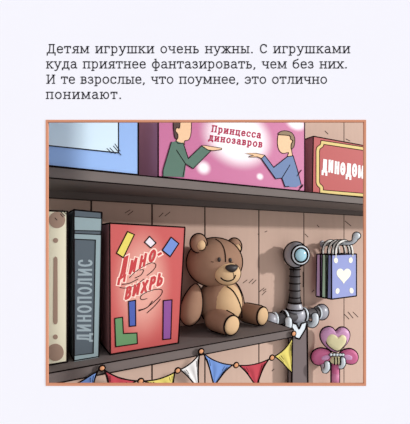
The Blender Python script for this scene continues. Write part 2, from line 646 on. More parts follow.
poly_px(mb, smooth([(180, 112), (187, 112), (191, 118), (191.2, 132), (189, 139.5), (184.5, 141), (184.2, 145), (176, 143), (177.5, 137), (174.5, 131), (177, 126)], 3, True), d, 0, True, 3, th=.0006, w=.7)
poly_px(mb, smooth([(173.5, 120), (177, 112), (184, 108), (190.5, 113), (189, 118), (181, 121), (179.6, 128), (177, 127.5), (175.5, 131), (178, 134.5), (177.4, 139), (174.4, 136)], 3, True), d - .0007, 2, True, 3, th=.0006, w=.7)
poly_px(mb, [(171.5, 142), (177, 141.2), (183.5, 143.6), (188.4, 158.6), (201.5, 146), (211, 150.8), (193.2, 168.6), (186, 164), (184.4, 177.2), (163, 176.2), (163.2, 170)], d - .0014, 1, False, 3, th=.0006)
strokes_px(mb, [[(171.5, 142), (163.2, 170), (163, 176)], [(183.5, 143.6), (188.4, 158.6), (201.5, 146), (211, 150.8), (193.2, 168.6), (185.4, 163.6), (176.5, 150)], [(185.4, 164), (183, 176.4)], [(176, 141), (178, 143.4), (183.6, 143)]], d - .0024, .75, 3)
poly_px(mb, [(201.5, 145.4), (206, 145.6), (221.8, 148.2), (221.6, 149.6), (213, 150.6), (208, 149.8)], d - .0026, 0, True, 3, th=.0004, w=.6)
t.part('printed_person', mb, [skin, green, dhair, INK], label='printed person in a green sweater on the left')
mb = MB()
poly_px(mb, smooth([(279, 133), (277.4, 142), (279, 150), (283, 153.4), (288.6, 152.6), (287.4, 156.6), (292.4, 156.6), (291.6, 149.5), (293.4, 143), (291, 135), (284, 131.5)], 3, True), d, 0, True, 3, th=.0006, w=.7)
poly_px(mb, smooth([(278.4, 134.5), (280.6, 131.6), (286, 130.8), (292, 133), (294.8, 138.4), (294.2, 146), (291.4, 149), (291.4, 144), (293, 140.8), (290.6, 139), (289.6, 135.6)], 3, True), d - .0007, 2, True, 3, th=.0006, w=.7)
poly_px(mb, [(287.6, 156.6), (293.2, 155.8), (297, 168), (301.2, 184.4), (296.5, 187), (285.2, 186.8), (282, 178), (275.8, 178.8), (261.4, 158.6), (264.8, 155.4), (273.8, 167.4)], d - .0014, 1, False, 3, th=.0006)
strokes_px(mb, [[(290, 165), (282, 178), (275.8, 178.8), (261.4, 158.6), (264.8, 155.4), (273.8, 167.4), (287.6, 156.6), (293.2, 155.8), (297, 168), (301.2, 184.4)], [(282, 178), (285.2, 186.8), (289, 186.4)], [(297, 176), (301.5, 170)], [(299, 190), (303, 185.6)], [(300, 187.5), (303, 184.5)]], d - .0024, .75, 3)
poly_px(mb, [(245.4, 153.0), (256, 153.2), (264.8, 155.2), (261.6, 158.4), (257.6, 156.8), (250, 157), (249.4, 156.2), (254, 155.4)], d - .0026, 0, True, 3, th=.0004, w=.6)
t.part('printed_person', mb, [skin, denim, lhair, INK], label='printed person in a blue sweater on the right')
mb = MB()
rib = ribbons('Принцесса', 211.4, 131.4, 260.6, 138.0, 4.5, 1.25, True, 1.0)
rib += ribbons('динозавров', 208.6, 140.0, 262.0, 147.2, 4.5, 1.25, True, 1.0)
ribbon_mesh(mb, rib, lambda x, y: L(x, y, d - .0006))
t.part('lettering', mb, mat('title_crimson', (176, 50, 84), .7, .1), label='crimson printed title')

d = FRONT + .006
redm = mat('red_card', (178, 78, 76), .6, .25)
t = carton('game_box', 'red game box with a gold notched border and white lettering, upper shelf', 'box', ((312.4, 313.4), (392, 392)), d, .05, TOP, (.380, .392), redm, mat('dark_red_card', (160, 108, 112), .7, .15))  # side card coloured lighter to offset the shade on it
t_red = t
mb = MB()
gold = mat('gold_print', (214, 188, 112), .6, .3)
gl = smooth([(322.5, 142.4), (321.6, 145.6), (318.4, 148.2), (317.8, 152)], 3) + smooth([(317.8, 182), (318.6, 184.6), (321.4, 187.4), (321.6, 191.6)], 3)
line = [(388, 152.4)] + gl + [(388, 197.2)]
strokes_px(mb, [line], d - .0004, 4.2, 1)
strokes_px(mb, [line], d - .0010, 2.7, 0)
t.part('printed_border', mb, [gold, INK], label='gold printed border with notched corners')
mb = MB()
wobs = [(0, 1.0), (.6, 1), (.2, 1), (.5, .95), (0, 1), (.7, 1.0), (.2, 1), (.2, 1)]
rib = ribbons('ДИНӨДӨМИ', 322.4, 171.2, 369.6, 179.3, 8.6, 2.0, False, .43, (.03, -1), wobs)
ribbon_mesh(mb, rib, lambda x, y: L(x, y, d - .0006))
t.part('lettering', mb, mat('white_print', (250, 246, 244), .7, .1), label='white block lettering')

# --- lower shelf
LD = .90
cream = mat('cream_card', (228, 222, 196), .7, .2)
tan_p = mat('taupe_print', (160, 134, 118), .8, .1)
t = carton('folder', 'cream folder with brown dots and a slot on its spine, far left', 'folder', ((36, 36), (67.3, 67.3)), LD, .15, LTOP, (.0725, .0725), cream, cream)
mb = MB()
for (x, y, rx, ry) in ((57, 220, 8.3, 8.2), (55.6, 240.4, 2.5, 2.5), (55.4, 337, 2.4, 2.4), (55.4, 352.4, 8.4, 8.6)):
    poly_px(mb, ell(x, y, rx, ry), LD, 0)
poly_px(mb, ell(55.6, 260, 2, 3.4)[12:] + ell(55.4, 321, 2.3, 3.4)[:13], LD, 0)
strokes_px(mb, [[(60.5, 214), (63, 217)], [(60.6, 211.6), (65, 216)], [(62.6, 210.4), (67, 214.6)], [(55, 218), (57, 220)]], LD - .0016, .7, 1)
t.part('printed_spine', mb, [tan_p, INK], label='brown dots and slot printed on the spine')

navy = mat('navy_card', (84, 94, 102), .7, .2)
t = carton('folder', 'dark slate folder with vertical grey lettering between cream folder and red box', 'folder', ((74, 74), (98.6, 101.8)), LD, .155, LTOP, (.0775, .0735), navy, mat('navy_side_shade_lifted', (98, 108, 118), .7, .15))  # side paler than the front, its colour lifted against the shade there
mb = MB()
gp = mat('grey_print', (142, 160, 164), .7, .1)
poly_px(mb, [(74.4, 217), (101.4, 218.8), (101.2, 230.6), (74.4, 230.2)], LD, 0)
strokes_px(mb, [[(74.4, 216.6), (101.4, 218.4)], [(74.4, 230.4), (101.2, 231)], [(74.4, 233.4), (100.8, 234.6)]], LD - .0015, .8, 1)
poly_px(mb, [(74.4, 234), (100.8, 235.2), (98.4, 358.2), (74.4, 361.6), (74.4, 355.6), (93.4, 353.2), (95.6, 240), (74.4, 239)], LD, 0)
strokes_px(mb, [[(74.4, 239), (95.6, 240), (93.4, 353.2), (74.4, 355.6)]], LD - .0015, .8, 1)
t.part('printed_spine', mb, [gp, INK], label='pale grey bands printed on the spine')
mb = MB()
rib = ribbons('ДИНОПОЛИС', 90.2, 341.2, 91.6, 260.0, 9.6, 2.1, False, .66, (-1, 0))
ribbon_mesh(mb, rib, lambda x, y: L(x, y, LD - .0006))
t.part('lettering', mb, mat('grey_letter', (150, 164, 170), .7, .1), label='grey vertical lettering')

RD = .90
sl, sr = L(110.3, 0, RD)[0], L(181.4, 0, RD)[0]
rc = Vector(((L(110.3, 0, RD)[0] + L(178.4, 0, RD)[0]) / 2, RD + .06, LTOP))
c = L(143, 285, RD)
redb = burst('red_box_print', (194, 88, 86), (228, 174, 158), [(c - rc, (.098, .19), .25)], .8)
t = carton('game_box', 'red game box with slanted red lettering and coloured pieces, leaning height beside the teddy bear', 'box', ((110.3, 109.6), (178.4, 185)), RD, .12, LTOP, (.0455, .0385), redb, mat('maroon_red_shade_lifted', (184, 124, 124), .7, .15), r=.0022)  # side tone raised to counter the shade next to the folder
t.o['label'] = 'red game box with swirl and coloured pieces on the lower shelf left of the teddy'
for nm, col, pts in (('yellow', (240, 222, 110), [(131.2, 232.6), (134.2, 234.8), (123.2, 257.8), (117.0, 254.2), (127.4, 232)]),
                     ('white', (248, 236, 244), [(144.6, 242.2), (149.6, 236.4), (156, 243), (150.8, 247.8)]),
                     ('blue', (124, 152, 222), [(162.4, 250.2), (171.2, 237.2), (178.8, 243.6), (170.2, 256.6)]),
                     ('dark_blue', (84, 104, 184), [(128.6, 301.4), (135.6, 300.2), (135.8, 325.8), (129.4, 326.4)]),
                     ('green', (112, 158, 110), [(114.8, 318.4), (122.6, 317.2), (123.4, 333.6), (137.0, 333), (137.4, 343.6), (115.8, 346.8)]),
                     ('purple', (150, 90, 160), [(163.4, 300.6), (172, 299.8), (170.8, 338.8), (163, 339.6)])):
    if nm == 'yellow':
        pts = [(127.6, 231.6), (134.4, 234.6), (123.4, 257.6), (116.6, 253.2)]
    mb = MB()
    poly_px(mb, pts, RD, 0, True, 1, w=1.1)
    t.part('printed_piece', mb, [mat('piece_' + nm, tuple(int(v * .93) for v in col), .7, .1), INK], label='%s piece printed on the box' % nm.replace('_', ' '))
mb = MB()
sw = []
for l in ([(147, 275.5), (153.5, 270), (156, 265), (152, 262.8), (144, 266), (134, 273), (129.6, 277.7)], [(135, 278), (141, 275), (143.6, 270), (140, 270)],
          [(122, 284.5), (130, 283), (138, 279)], [(120, 287.5), (126, 288), (136, 285), (144, 279)],
          [(147, 298.6), (141.4, 299.6), (141, 296), (147, 292), (156, 289.4), (162, 290), (161, 295), (155, 301), (146, 308), (138.5, 310)],
          [(152.5, 301), (147, 307.6), (138.8, 311)], [(160.4, 299), (154.6, 306), (147, 313)]):
    sw.append(smooth(l, 4))
strokes_px(mb, sw, RD - .0007, .75)
t.part('printed_swirl', mb, INK, label='dark swirl lines printed on the box')
mb = MB()
rib = []
for txt, x0, y0, x1, y1, xh, wb in (('ДИНО-', 118.4, 282.4, 160.6, 258.2, 9.3, [(3.4, 1.63), (2.4, 1.08), (2.2, 1.0), (2.6, .86), (1.6, .8)]),
                                    ('ВИХРЬ', 124.6, 299.2, 161.6, 284.4, 8.8, [(0, .95), (0, .92), (-.4, .92), (-.2, .98), (.6, 1.0)])):
    rib += ribbons(txt, x0, y0, x1, y1, xh, 2.4, False, .68, (.18, -.98), wb)
halo = [(p, 5.0) for p, w in rib]
rib2 = []
ribbon_mesh(mb, halo, lambda x, y: L(x, y, RD - .0004), 1)
ribbon_mesh(mb, rib, lambda x, y: L(x, y, RD - .0009), 0)
t.part('lettering', mb, [mat('letter_red', (192, 70, 72), .7, .1), mat('letter_halo', (250, 214, 200), .7, .1)], label='red slanted lettering with pale outline')

# ================================================================= TEDDY BEAR
fur = mat('teddy_brown', (154, 120, 99), .95, .05, noise=.07, scale=60)
furt = mat('teddy_tan', (210, 176, 136), .95, .05, noise=.05, scale=60)
black = mat('teddy_black', (40, 32, 32), .5, .4)
R = .0028
HC = L(214.7, 262.2, .985)
HA = (.100, .086, .0845)
TC = L(220.4, 301.5, .990)
TC.z = LTOP + .095
TA = (.080, .066, .0895)
t = Thing('teddy_bear', 'brown teddy bear with tan belly and muzzle sitting on the lower shelf', 'teddy bear', (TC.x, TC.y, LTOP))


def pear(q):
    k = 1.0 - .07 * max(q.z, 0) ** 1.3
    return Vector((q.x * k, q.y * k, q.z))


mb = MB()
mb.ball(TC, TA, 0, shape=pear)
mb.rim(TC, TA, R, shape=pear)
torso = t.part('torso', mb, [fur, INK])
mb = MB()
BC = TC + Vector((.004, -.0175, -.004))
BA = (.0665, .0575, .076)
mb.ball(BC, BA, 0)
sm = [hit(x, y, BC, BA, .0006) for x, y in smooth([(227, 286.5), (233, 291), (238.4, 300), (241.4, 310), (242, 318)], 4)]
mb.tube(sm, .0018, 1, 6)
bl = [hit(x, y, BC, BA, .0004) for x, y in smooth([(204.6, 289), (202, 298), (201.6, 309), (203, 318)], 3)]
mb.tube(bl, .0007, 1, 6)
t.part('belly', mb, [furt, INK], torso, label='tan belly patch')

mb = MB()


def skull(q):
    k = 1 + .05 * max(-q.z, 0)
    return Vector((q.x * k, q.y * k, q.z))


mb.ball(HC, HA, 0, 36, 20)
mb.rim(HC, HA, R)
sm = [hit(x, y, HC, HA, .0004) for x, y in smooth([(215.6, 239.2), (220, 242), (223.4, 247), (225.2, 254), (225.6, 262)], 4)]
mb.tube(sm, .0014, 1, 6)
for l in ([(211, 261.6), (214, 262.2)], [(230, 263.4), (233, 262)]):
    mb.tube([hit(x, y, HC, HA, .0003) for x, y in l], .0006, 1, 6)
head = t.part('head', mb, [fur, INK])
for (ex, ey, dd, rx, rz) in ((198.6, 243.2, .955, .0285, .0305), (234.2, 246.8, .992, .029, .031)):
    ec = L(ex, ey, dd)
    mb = MB()
    mb.ball(ec, (rx, .020, rz), 0, 24, 14)
    mb.rim(ec, (rx, .020, rz), R)
    ear = t.part('ear', mb, [fur, INK], head)
    mb = MB()
    ic = ec + Vector((.0015, -.0125, -.006))
    mb.ball(ic, (rx * .56, .0135, rz * .56), 0, 20, 12)
    mb.rim(ic, (rx * .56, .0135, rz * .56), .0018)
    o = make('inner_ear', mb, [furt, INK], t.base)
    COL.objects.link(o)
    o.parent = head
    o['label'] = 'tan inner ear'
mb = MB()
MC = L(227.6, 273.6, .912)
MA = (.047, .034, .0375)
mb.ball(MC, MA, 0)
mb.rim(MC, MA, .0014)
mouth = smooth([(220.6, 277.6), (224, 280.2), (229, 281), (233.6, 279), (235.6, 275)], 4)
mb.tube([hit(x, y, MC, MA, .0004) for x, y in mouth], .0017, 1, 6)
mb.tube([hit(x, y, MC, MA, .0004) for x, y in ((233, 272), (233.8, 275.6), (233.6, 279))], .0008, 1, 6)
t.part('muzzle', mb, [furt, INK], head, label='tan muzzle with stitched smile')
mb = MB()
NC = hit(231.6, 268.4, MC, MA, .001)
mb.ball(NC, (.0225, .013, .0135), 0, 20, 12, shape=lambda q: Vector((q.x * (1 + .35 * q.z), q.y, q.z)))
t.part('nose', mb, black, head, label='black nose')
for (ex, ey) in ((219.2, 259.6), (230.2, 260.2)):
    mb = MB()
    ec = hit(ex, ey, HC, HA, 0)
    mb.ball(ec, (.0062, .005, .0078), 0, 14, 10)
    t.part('eye', mb, black, head, label='black button eye')


def limb(a, b, ra, rb, n=12, seg=24, flat=1.0):
    """a stuffed limb: rings from a to b, rounded at a, flat at b"""
    a, b = Vector(a), Vector(b)
    ax = (b - a).normalized()
    u = ax.cross(Vector((0, 0, 1))).normalized()
    v = u.cross(ax)
    rings = []
    ln = (b - a).length
    for i in range(n + 1):
        k = i / n
        if k < .4:
            q = math.sqrt(max(1 - ((.4 - k) / .4) ** 2, 0)) * ra
        else:
            q = ra + (rb - ra) * (k - .4) / .6
            if k > .9:
                q *= 1 - .10 * ((k - .9) / .1) ** 2
        c = a + ax * ln * k
        rings.append([c + (u * math.cos(2 * PI * j / seg) * flat + v * math.sin(2 * PI * j / seg)) * max(q, .0005) for j in range(seg)])
    return rings, ax, u, v


def leg(hip, toe, ra, rb):
    mb = MB()
    rings, ax, u, v = limb(hip, toe, ra, rb)
    mb.loft(rings, 0)
    # added ink outline along the silhouette of the leg, top and bottom
    e = unworld(EYE)
    for sgn in (1, -1):
        line = []
        for i, r in enumerate(rings):
            if i < 2:
                continue
            c = sum(r, Vector()) / len(r)
            w = ax.cross(c - e).normalized()
            rad = (r[0] - c).length
            line.append(c + w * rad * sgn)
        mb.tube(line, .0025, 1, 6)
    c0 = sum(rings[2], Vector()) / len(rings[2])
    lg = t.part('leg', mb, [fur, INK])
    mb = MB()
    k = rb * .92
    rad = [(u * k, v * k, ax * .012)]
    mb.ball(toe, rad[0], 0, 24, 12)
    pts = [Vector(toe) + (u * math.cos(2 * PI * j / 32) + v * math.sin(2 * PI * j / 32)) * (k + .0008) + ax * .001 for j in range(32)]
    mb.tube(pts, .0022, 1, 6, True)
    t.part('foot_sole', mb, [furt, INK], lg, label='tan foot sole')


def rest(px, py, d, r):
    p = L(px, py, d)
    p.z = LTOP + r + .005
    return p


toe = rest(231.6, 327, .876, .0335)
hip = rest(203.5, 320, 1.0, .0335)
hip = Vector((toe.x - .014, 1.0, LTOP + .046))
leg(hip, toe, .041, .0335)
toe2 = rest(262.2, 318, .925, .0345)
hip2 = Vector((toe2.x - .028, 1.035, LTOP + .041))
leg(hip2, toe2, .035, .0345)


def arm(sh, hand, r, cuts=True):
    sh, hand = Vector(sh), Vector(hand)
    c = (sh + hand) / 2
    ax = (hand - sh)
    l = ax.length / 2
    ax.normalize()
    u = ax.cross(Vector((0, 1, 0))).normalized()
    v = u.cross(ax)
    A = (u * r, v * r * .85, ax * l)

    def club(q):
        k = 1 + .26 * q.z
        return Vector((q.x * k, q.y * k, q.z))
    mb = MB()
    mb.ball(c, A, 0, shape=club)
    mb.rim(c, A, R, shape=club)
    for (x, y) in ((187, 314), (191, 316), (186.5, 318)):
        if cuts:
            p = hit(x, y, c, A, .0003)
            mb.tube([p, p + Vector((.006, 0, -.004))], .0007, 1, 6)
    return t.part('arm', mb, [fur, INK])


sh = L(196.6, 284, .985)
ha = L(187.6, 325.4, .97)
arm(sh, ha, .0355)
arm(TC + Vector((.062, .01, .062)), Vector((TC.x + .092, TC.y + .035, LTOP + .012)), .034, False)

# ================================================================= TOY SWORD ON ITS HOOKS
def px_m(px, d):
    """metres per picture unit at that column and depth"""
    return d / (CT - ST * (px - CX) / F) / F


steel = mat('toy_silver', (160, 160, 168), .38, .6, noise=.08, scale=14)
dsteel = mat('toy_gunmetal', (76, 72, 74), .55, .4)
white_s = mat('toy_white_metal', (214, 222, 228), .4, .5)
gem = mat('toy_gem_blue', (168, 212, 226), .15, .6, noise=.12, scale=25)
SD = 1.041
SX = L(297.4, 310, SD)[0]
SG = L(294.8, 290, SD)[0]
kz = px_m(297, SD)


def zz(py, px=297.2, d=SD):
    return L(px, py, d)[2]


t = Thing('toy_sword', 'grey toy sword hanging blade down with a blue gem pommel and silver crossguard', 'toy sword', (SX, SD, zz(316)))
mb = MB()
bt, bb = zz(325), -.88
hw = .050
pr = [(-hw * .86, bt), (hw * .86, bt), (hw, -.80), (0, -.92), (-hw, -.80)]
fr = [Vector((SX + x + .004, SD - .010, z)) for x, z in pr]
mb.prism(fr, .022, 0)
for a, b in zip(fr, fr[1:] + fr[:1]):
    mb.tube([a, b], .0030, 1, 6)
    mb.tube([a + Vector((0, .022, 0)), b + Vector((0, .022, 0))], .0022, 1, 6)
t.part('blade', mb, [mat('blade_dark', (112, 100, 100), .7, .2), INK], label='dark flat blade')
mb = MB()
g0, g1 = zz(304), zz(262)
mb.lathe((SG, SD, g0), (0, 0, 1), [(0, .026), (.02, .0235), (g1 - g0, .0205)], 0)
for k in range(1, 6):
    z = g0 + (g1 - g0) * k / 6
    mb.tube([Vector((SG + math.cos(a) * .0232, SD + math.sin(a) * .0232, z)) for a in [2 * PI * j / 24 for j in range(24)]], .0018, 1, 6, True)
for sg in (-1, 1):
    mb.tube([Vector((SG + sg * .0250 * .707, SD + sg * -.0250 * .707, g0)), Vector((SG + sg * .0215 * .707, SD + sg * .0215 * .707, g1))], .0030, 1, 6)
t.part('grip', mb, [dsteel, INK], label='dark ribbed grip')
mb = MB()
c0 = zz(311.6)
mb.lathe((SG, SD, c0), (0, 0, 1), [(0, .030), (.008, .033), (.016, .034), (.026, .031), (.036, .027), (.042, .027)], 0)
for z, r in ((c0 + .012, .0335), (c0 + .040, .0265)):
    mb.tube([Vector((SG + math.cos(a) * r, SD + math.sin(a) * r, z)) for a in [2 * PI * j / 28 for j in range(28)]], .0028, 1, 6, True)
t.part('collar', mb, [steel, INK], label='silver flared collar')
# pommel with its lens
PC = L(295.6, 254.6, SD - .019)
mb = MB()
mb.ball(PC, (.049, .045, .0525), 0)
mb.rim(PC, (.049, .045, .0525), .0034)
pm = t.part('pommel', mb, [steel, INK], label='round silver pommel')
look = Vector((-.30, -.95, .0)).normalized()
mb = MB()
oc = PC + look * .037
mb.lathe(oc, look, [(0, .040), (.006, .040), (.010, .037), (.011, .033), (.008, .030), (.004, .029)], 0)
au = look.orthogonal().normalized()
av = look.cross(au)
for r, h in ((.0405, .005), (.0295, .010)):
    mb.tube([oc + look * h + (au * math.cos(2 * PI * j / 32) + av * math.sin(2 * PI * j / 32)) * r for j in range(32)], .0028, 1, 6, True)
t.part('pommel_ring', mb, [white_s, INK], pm, label='white ring round the gem')
mb = MB()
mb.ball(oc + look * .004, (au * .0285, av * .0285, look * .014), 0)
t.part('gem', mb, gem, pm, label='pale blue gem')
# crossguard
GZ = zz(315.8)
gl_, gr_ = L(270.4, 316, SD)[0], L(321.6, 316, SD)[0]
mb = MB()
mb.tube([Vector((gl_, SD, GZ)), Vector((gr_, SD, GZ))], .022, 0, 20)
GC = Vector((SX + .004, SD, GZ))
for x in (SX - .085, SX + .10):
    mb.tube([Vector((x, SD + math.cos(a) * .0225, GZ + math.sin(a) * .0225)) for a in [2 * PI * j / 24 for j in range(24)]], .0016, 1, 6, True)
cg = t.part('crossguard', mb, [dsteel, INK], label='dark crossguard bar')
mb = MB()
mb.ball(GC, (.040, .026, .037), 0)
mb.rim(GC, (.040, .026, .037), .003)
t.part('hub', mb, [steel, INK], cg, label='silver hub of the crossguard')
for sg in (-1, 1):
    mb = MB()
    x = SX - .018 + sg * .056
    mb.tube([Vector((x, SD + math.cos(a) * .020, GZ + math.sin(a) * .0265)) for a in [2 * PI * j / 28 for j in range(28)]], .007, 0, 10, True)
    for h in (-.0075, .0075):
        mb.tube([Vector((x + h, SD + math.cos(a) * .0225, GZ + math.sin(a) * .0295)) for a in [2 * PI * j / 28 for j in range(28)]], .0024, 1, 6, True)
    t.part('guard_ring', mb, [white_s, INK], cg, label='white ring on the crossguard')
for x, r, sg in ((gl_, .028, -1), (gr_, .034, 1)):
    mb = MB()
    c = Vector((x, SD, GZ))
    mb.ball(c, (r, .026, r), 0)
    mb.rim(c, (r, .026, r), .003)
    xx = x - sg * r * .75
    mb.tube([Vector((xx, SD + math.cos(a) * .020, GZ + math.sin(a) * .026)) for a in [2 * PI * j / 28 for j in range(28)]], .0055, 2, 10, True)
    mb.tube([Vector((xx - sg * .006, SD + math.cos(a) * .022, GZ + math.sin(a) * .028)) for a in [2 * PI * j / 28 for j in range(28)]], .0015, 1, 6, True)
    t.part('end_knob', mb, [steel, INK, white_s], cg, label='round silver end knob')
# pale chevron under the hub
mb = MB()
q = [(290.6, 322.5), (296.5, 324), (299, 329), (301.5, 323.6), (307, 321.6), (305.4, 329), (299.4, 339), (295.5, 338), (292.6, 330)]
yd = SD - .032
q3 = [L(x, y, yd) for x, y in q]
mb.prism(q3, .02, 0)
for a, b in zip(q3, q3[1:] + q3[:1]):
    mb.tube([a, b], .0026, 1, 6)
t.part('chevron', mb, [white_s, INK], label='white chevron where blade meets guard')


def prong(mb, x, d_in, d_out, z, up, r, tip=1.25, dx=0.0):
    pts = [(x + dx, d_in, z), (x + dx * .5, (d_in + d_out) / 2, z - .004), (x, d_out + up * .5, z - .004), (x, d_out + up * .12, z + up * .22), (x, d_out, z + up * .6), (x, d_out + up * .05, z + up)]
    pts = smooth([tuple(p) for p in pts], 4)
    n = len(pts)
    mb.tube([Vector(p) for p in pts], [r * (1 + (tip - 1) * (i / (n - 1)) ** 2) for i in range(n)], 0, 14)
    mb.ball(pts[-1], (r * tip, r * tip, r * tip), 0, 16, 10)
    # pen outline added along both silhouette edges of the prong
    e = unworld(EYE)
    for sg in (-1, 1):
        line = []
        for i in range(n):
            a = Vector(pts[max(i - 1, 0)])
            b = Vector(pts[min(i + 1, n - 1)])
            c = Vector(pts[i])
            wv = (b - a).cross(c - e).normalized() * (r * (1 + (tip - 1) * (i / (n - 1)) ** 2)) * sg
            line.append(c + wv)
        mb.tube(line, .0022, 1, 6)
    mb.rim(pts[-1], (r * tip, r * tip, r * tip), .0022)


for px, lab in ((287.5, 'white metal wall hook holding the sword crossguard, beside the teddy foot'),
                (314.2, 'white metal wall hook holding the sword crossguard, below the paper bags')):
    x = L(px, 322, SD - .035)[0]
    z = GZ - .022 - .015
    th = Thing('wall_hook', lab, 'hook', (x, WALL, z), 'white metal wall hooks')
    mb = MB()
    prong(mb, x, WALL - .004, SD - .042, z, .036, .0120, 1.15)
    th.part('prong', mb, [white_s, INK])
    mb = MB()
    mb.lathe((x, WALL, z), (0, -1, 0), [(0, .020), (.004, .020), (.006, .016)], 0)
    th.part('wall_plate', mb, steel)

# ================================================================= BAGS ON A LONG HOOK
BD = .958
bl_, br_ = L(331.6, 284, BD)[0], L(356.4, 284, BD)[0]
bs = (bl_ + br_) / 2
hz_ = L(344, 243.2, BD)[2]
th = Thing('wall_hook', 'long white metal wall hook with a turned-up tip carrying the paper bags', 'hook', (bs, WALL, hz_), 'white metal wall hooks')
mb = MB()
pts = smooth([(bs, WALL - .003, hz_ - .004), (bs, 1.02, hz_ - .002), (bs, .96, hz_), (bs, .930, hz_ + .001), (bs, .912, hz_ + .008), (bs, .904, hz_ + .022), (bs, .898, hz_ + .032)], 4)
rr = [.0075] * (len(pts) - 8) + [.0085, .0095, .0105, .0115, .0125, .0135, .014, .014]
mb.tube([Vector(p) for p in pts], rr, 0, 14)
mb.ball(pts[-1], (.0145,) * 3, 0, 16, 10)
mb.rim(pts[-1], (.0145,) * 3, .0024)
e = unworld(EYE)
for sg in (-1, 1):
    line = []
    for i in range(len(pts)):
        a, b, c = Vector(pts[max(i - 1, 0)]), Vector(pts[min(i + 1, len(pts) - 1)]), Vector(pts[i])
        line.append(c + (b - a).cross(c - e).normalized() * rr[i] * sg)
    mb.tube(line, .0022, 1, 6)
th.part('prong', mb, [white_s, INK])
mb = MB()
mb.lathe((bs, WALL, hz_ - .004), (0, -1, 0), [(0, .016), (.004, .016), (.006, .012)], 0)
th.part('wall_plate', mb, steel)

lilac = mat('bag_lilac', (148, 156, 206), .7, .2)
creamp = mat('bag_cream_print', (250, 246, 222), .7, .1)
string = mat('bag_handle_white', (250, 248, 242), .8, .1)
zt, zb = L(344, 254.4, BD)[2], L(344, 297.6, BD)[2]


def bag(d0, dt, col, name, lab, front=False):
    th = Thing('paper_bag', lab, 'bag', (bs, d0 + dt / 2, zb), 'paper bags on the long hook')
    w = (br_ - bl_) / 2
    p = [Vector((bs - w, d0, zb)), Vector((bs + w, d0, zb)), Vector((bs + w, d0, zt)), Vector((bs - w, d0, zt)),
         Vector((bs - w, d0 + dt, zb)), Vector((bs + w, d0 + dt, zb)), Vector((bs + w, d0 + dt - .004, zt)), Vector((bs - w, d0 + dt - .004, zt))]
    mb = MB()
    # open-topped paper body with an inner wall
    i = .0012
    q = [p[0] + Vector((i, i, i)), p[1] + Vector((-i, i, i)), p[2] + Vector((-i, i, 0)), p[3] + Vector((i, i, 0)),
         p[4] + Vector((i, -i, i)), p[5] + Vector((-i, -i, i)), p[6] + Vector((-i, -i, 0)), p[7] + Vector((i, -i, 0))]
    mb.add(p + q, [(0, 1, 2, 3), (5, 4, 7, 6), (4, 0, 3, 7), (1, 5, 6, 2), (4, 5, 1, 0),
                   (9, 8, 11, 10), (12, 13, 14, 15), (8, 12, 15, 11), (13, 9, 10, 14), (13, 12, 8, 9),
                   (3, 2, 10, 11), (2, 6, 14, 10), (6, 7, 15, 14), (7, 3, 11, 15)], 0)
    mb.edges(p, .0028, 1)
    th.part('body', mb, [col, INK])
    for k, dd in enumerate((d0 + .003, d0 + dt - .003) if front else (d0 + dt / 2,)):
        mb = MB()
        top = hz_ + .0095
        pts = [(bs - .056, dd, zt - .01)] + [(bs - .056 * math.cos(math.radians(a)), dd, zt + (top - zt) * math.sin(math.radians(a)) ** .8) for a in range(10, 171, 10)] + [(bs + .056, dd, zt - .01)]
        mb.tube([Vector(q) for q in pts], .0058, 0, 10)
        for dx in (-1, 1):
            ctr = Vector((bs, dd - .002, zt - .01))
            ln = []
            for q in pts:
                v = Vector(q) - ctr
                v.y = 0
                v.normalize()
                ln.append(Vector(q) + v * .0060 * dx + Vector((0, -.001, 0)))
            mb.tube(ln, .0019, 1, 6)
        th.part('handle', mb, [string, INK], label='white cord handle')
    if front:
        mb = MB()
        poly_px(mb, heart(343.9, 276.4, 14.2, 15.6), d0, 0, False)
        th.part('printed_heart', mb, creamp, label='cream printed heart')
        for x, y, ro in ((336, 260.4, .5), (350.8, 260.2, -.5), (337.6, 291, -.4), (351.6, 290.6, .4)):
            mb = MB()
            poly_px(mb, ell(x, y, 1.9, 2.8, 18, ro - .6 if ro > 0 else ro + .6), d0, 0)
            th.part('printed_dot', mb, creamp, label='cream printed oval')
        strokes = MB()
    return th


bag(BD, .022, lilac, 'lilac', 'lilac-blue paper bag with a cream heart, foremost on the long hook', True)
bag(BD + .030, .022, mat('bag_green', (200, 232, 204), .7, .2), 'green', 'green paper bag second from the front on the long hook')
bag(BD + .060, .024, mat('bag_purple', (224, 186, 230), .7, .2), 'purple', 'purple paper bag rearmost on the long hook')

# ================================================================= HEART WAND
WD = 1.008
wc = L(334.2, 352.6, WD)
wk = px_m(334.6, WD)
pinkw = mat('wand_pink', (206, 150, 190), .45, .4)
mag = mat('wand_magenta', (202, 102, 144), .5, .35)
crm = mat('wand_cream', (226, 216, 170), .45, .4)
wb = world(wc)
th = Thing('toy_wand', 'pink toy wand with a heart top and looped bow hanging beside the sword', 'toy wand', wc, yaw=-.06)
WY = -.06
wr = Matrix.Rotation(WY, 3, 'Z')


def W(px, py, dy=0.0):
    """wand coordinates (in shelf coordinates), picture units about the wand's middle"""
    v = Vector(((px - 334.6) * wk, dy, (352 - py) * wk))
    return wc + v     # the thing's own frame is turned by WY, so plain offsets will do


def puffy(mb, outline, depth, mi=0, inkmi=1, dy=0.0, r=.0032, puff=.45):
    """a pillow-like solid from an outline"""
    cx_ = sum(p[0] for p in outline) / len(outline)
    cy_ = sum(p[1] for p in outline) / len(outline)
    rings = []
    for k in range(-5, 6):
        a = k / 5 * PI / 2 * .96
        sc = 1 - puff * (1 - math.cos(a))
        rings.append([W(cx_ + (x - cx_) * sc, cy_ + (y - cy_) * sc, dy + math.sin(a) * depth) for x, y in outline])
    mb.loft(rings, mi)
    mb.tube([W(x, y, dy) for x, y in outline], r, inkmi, 6, True)
    return mb


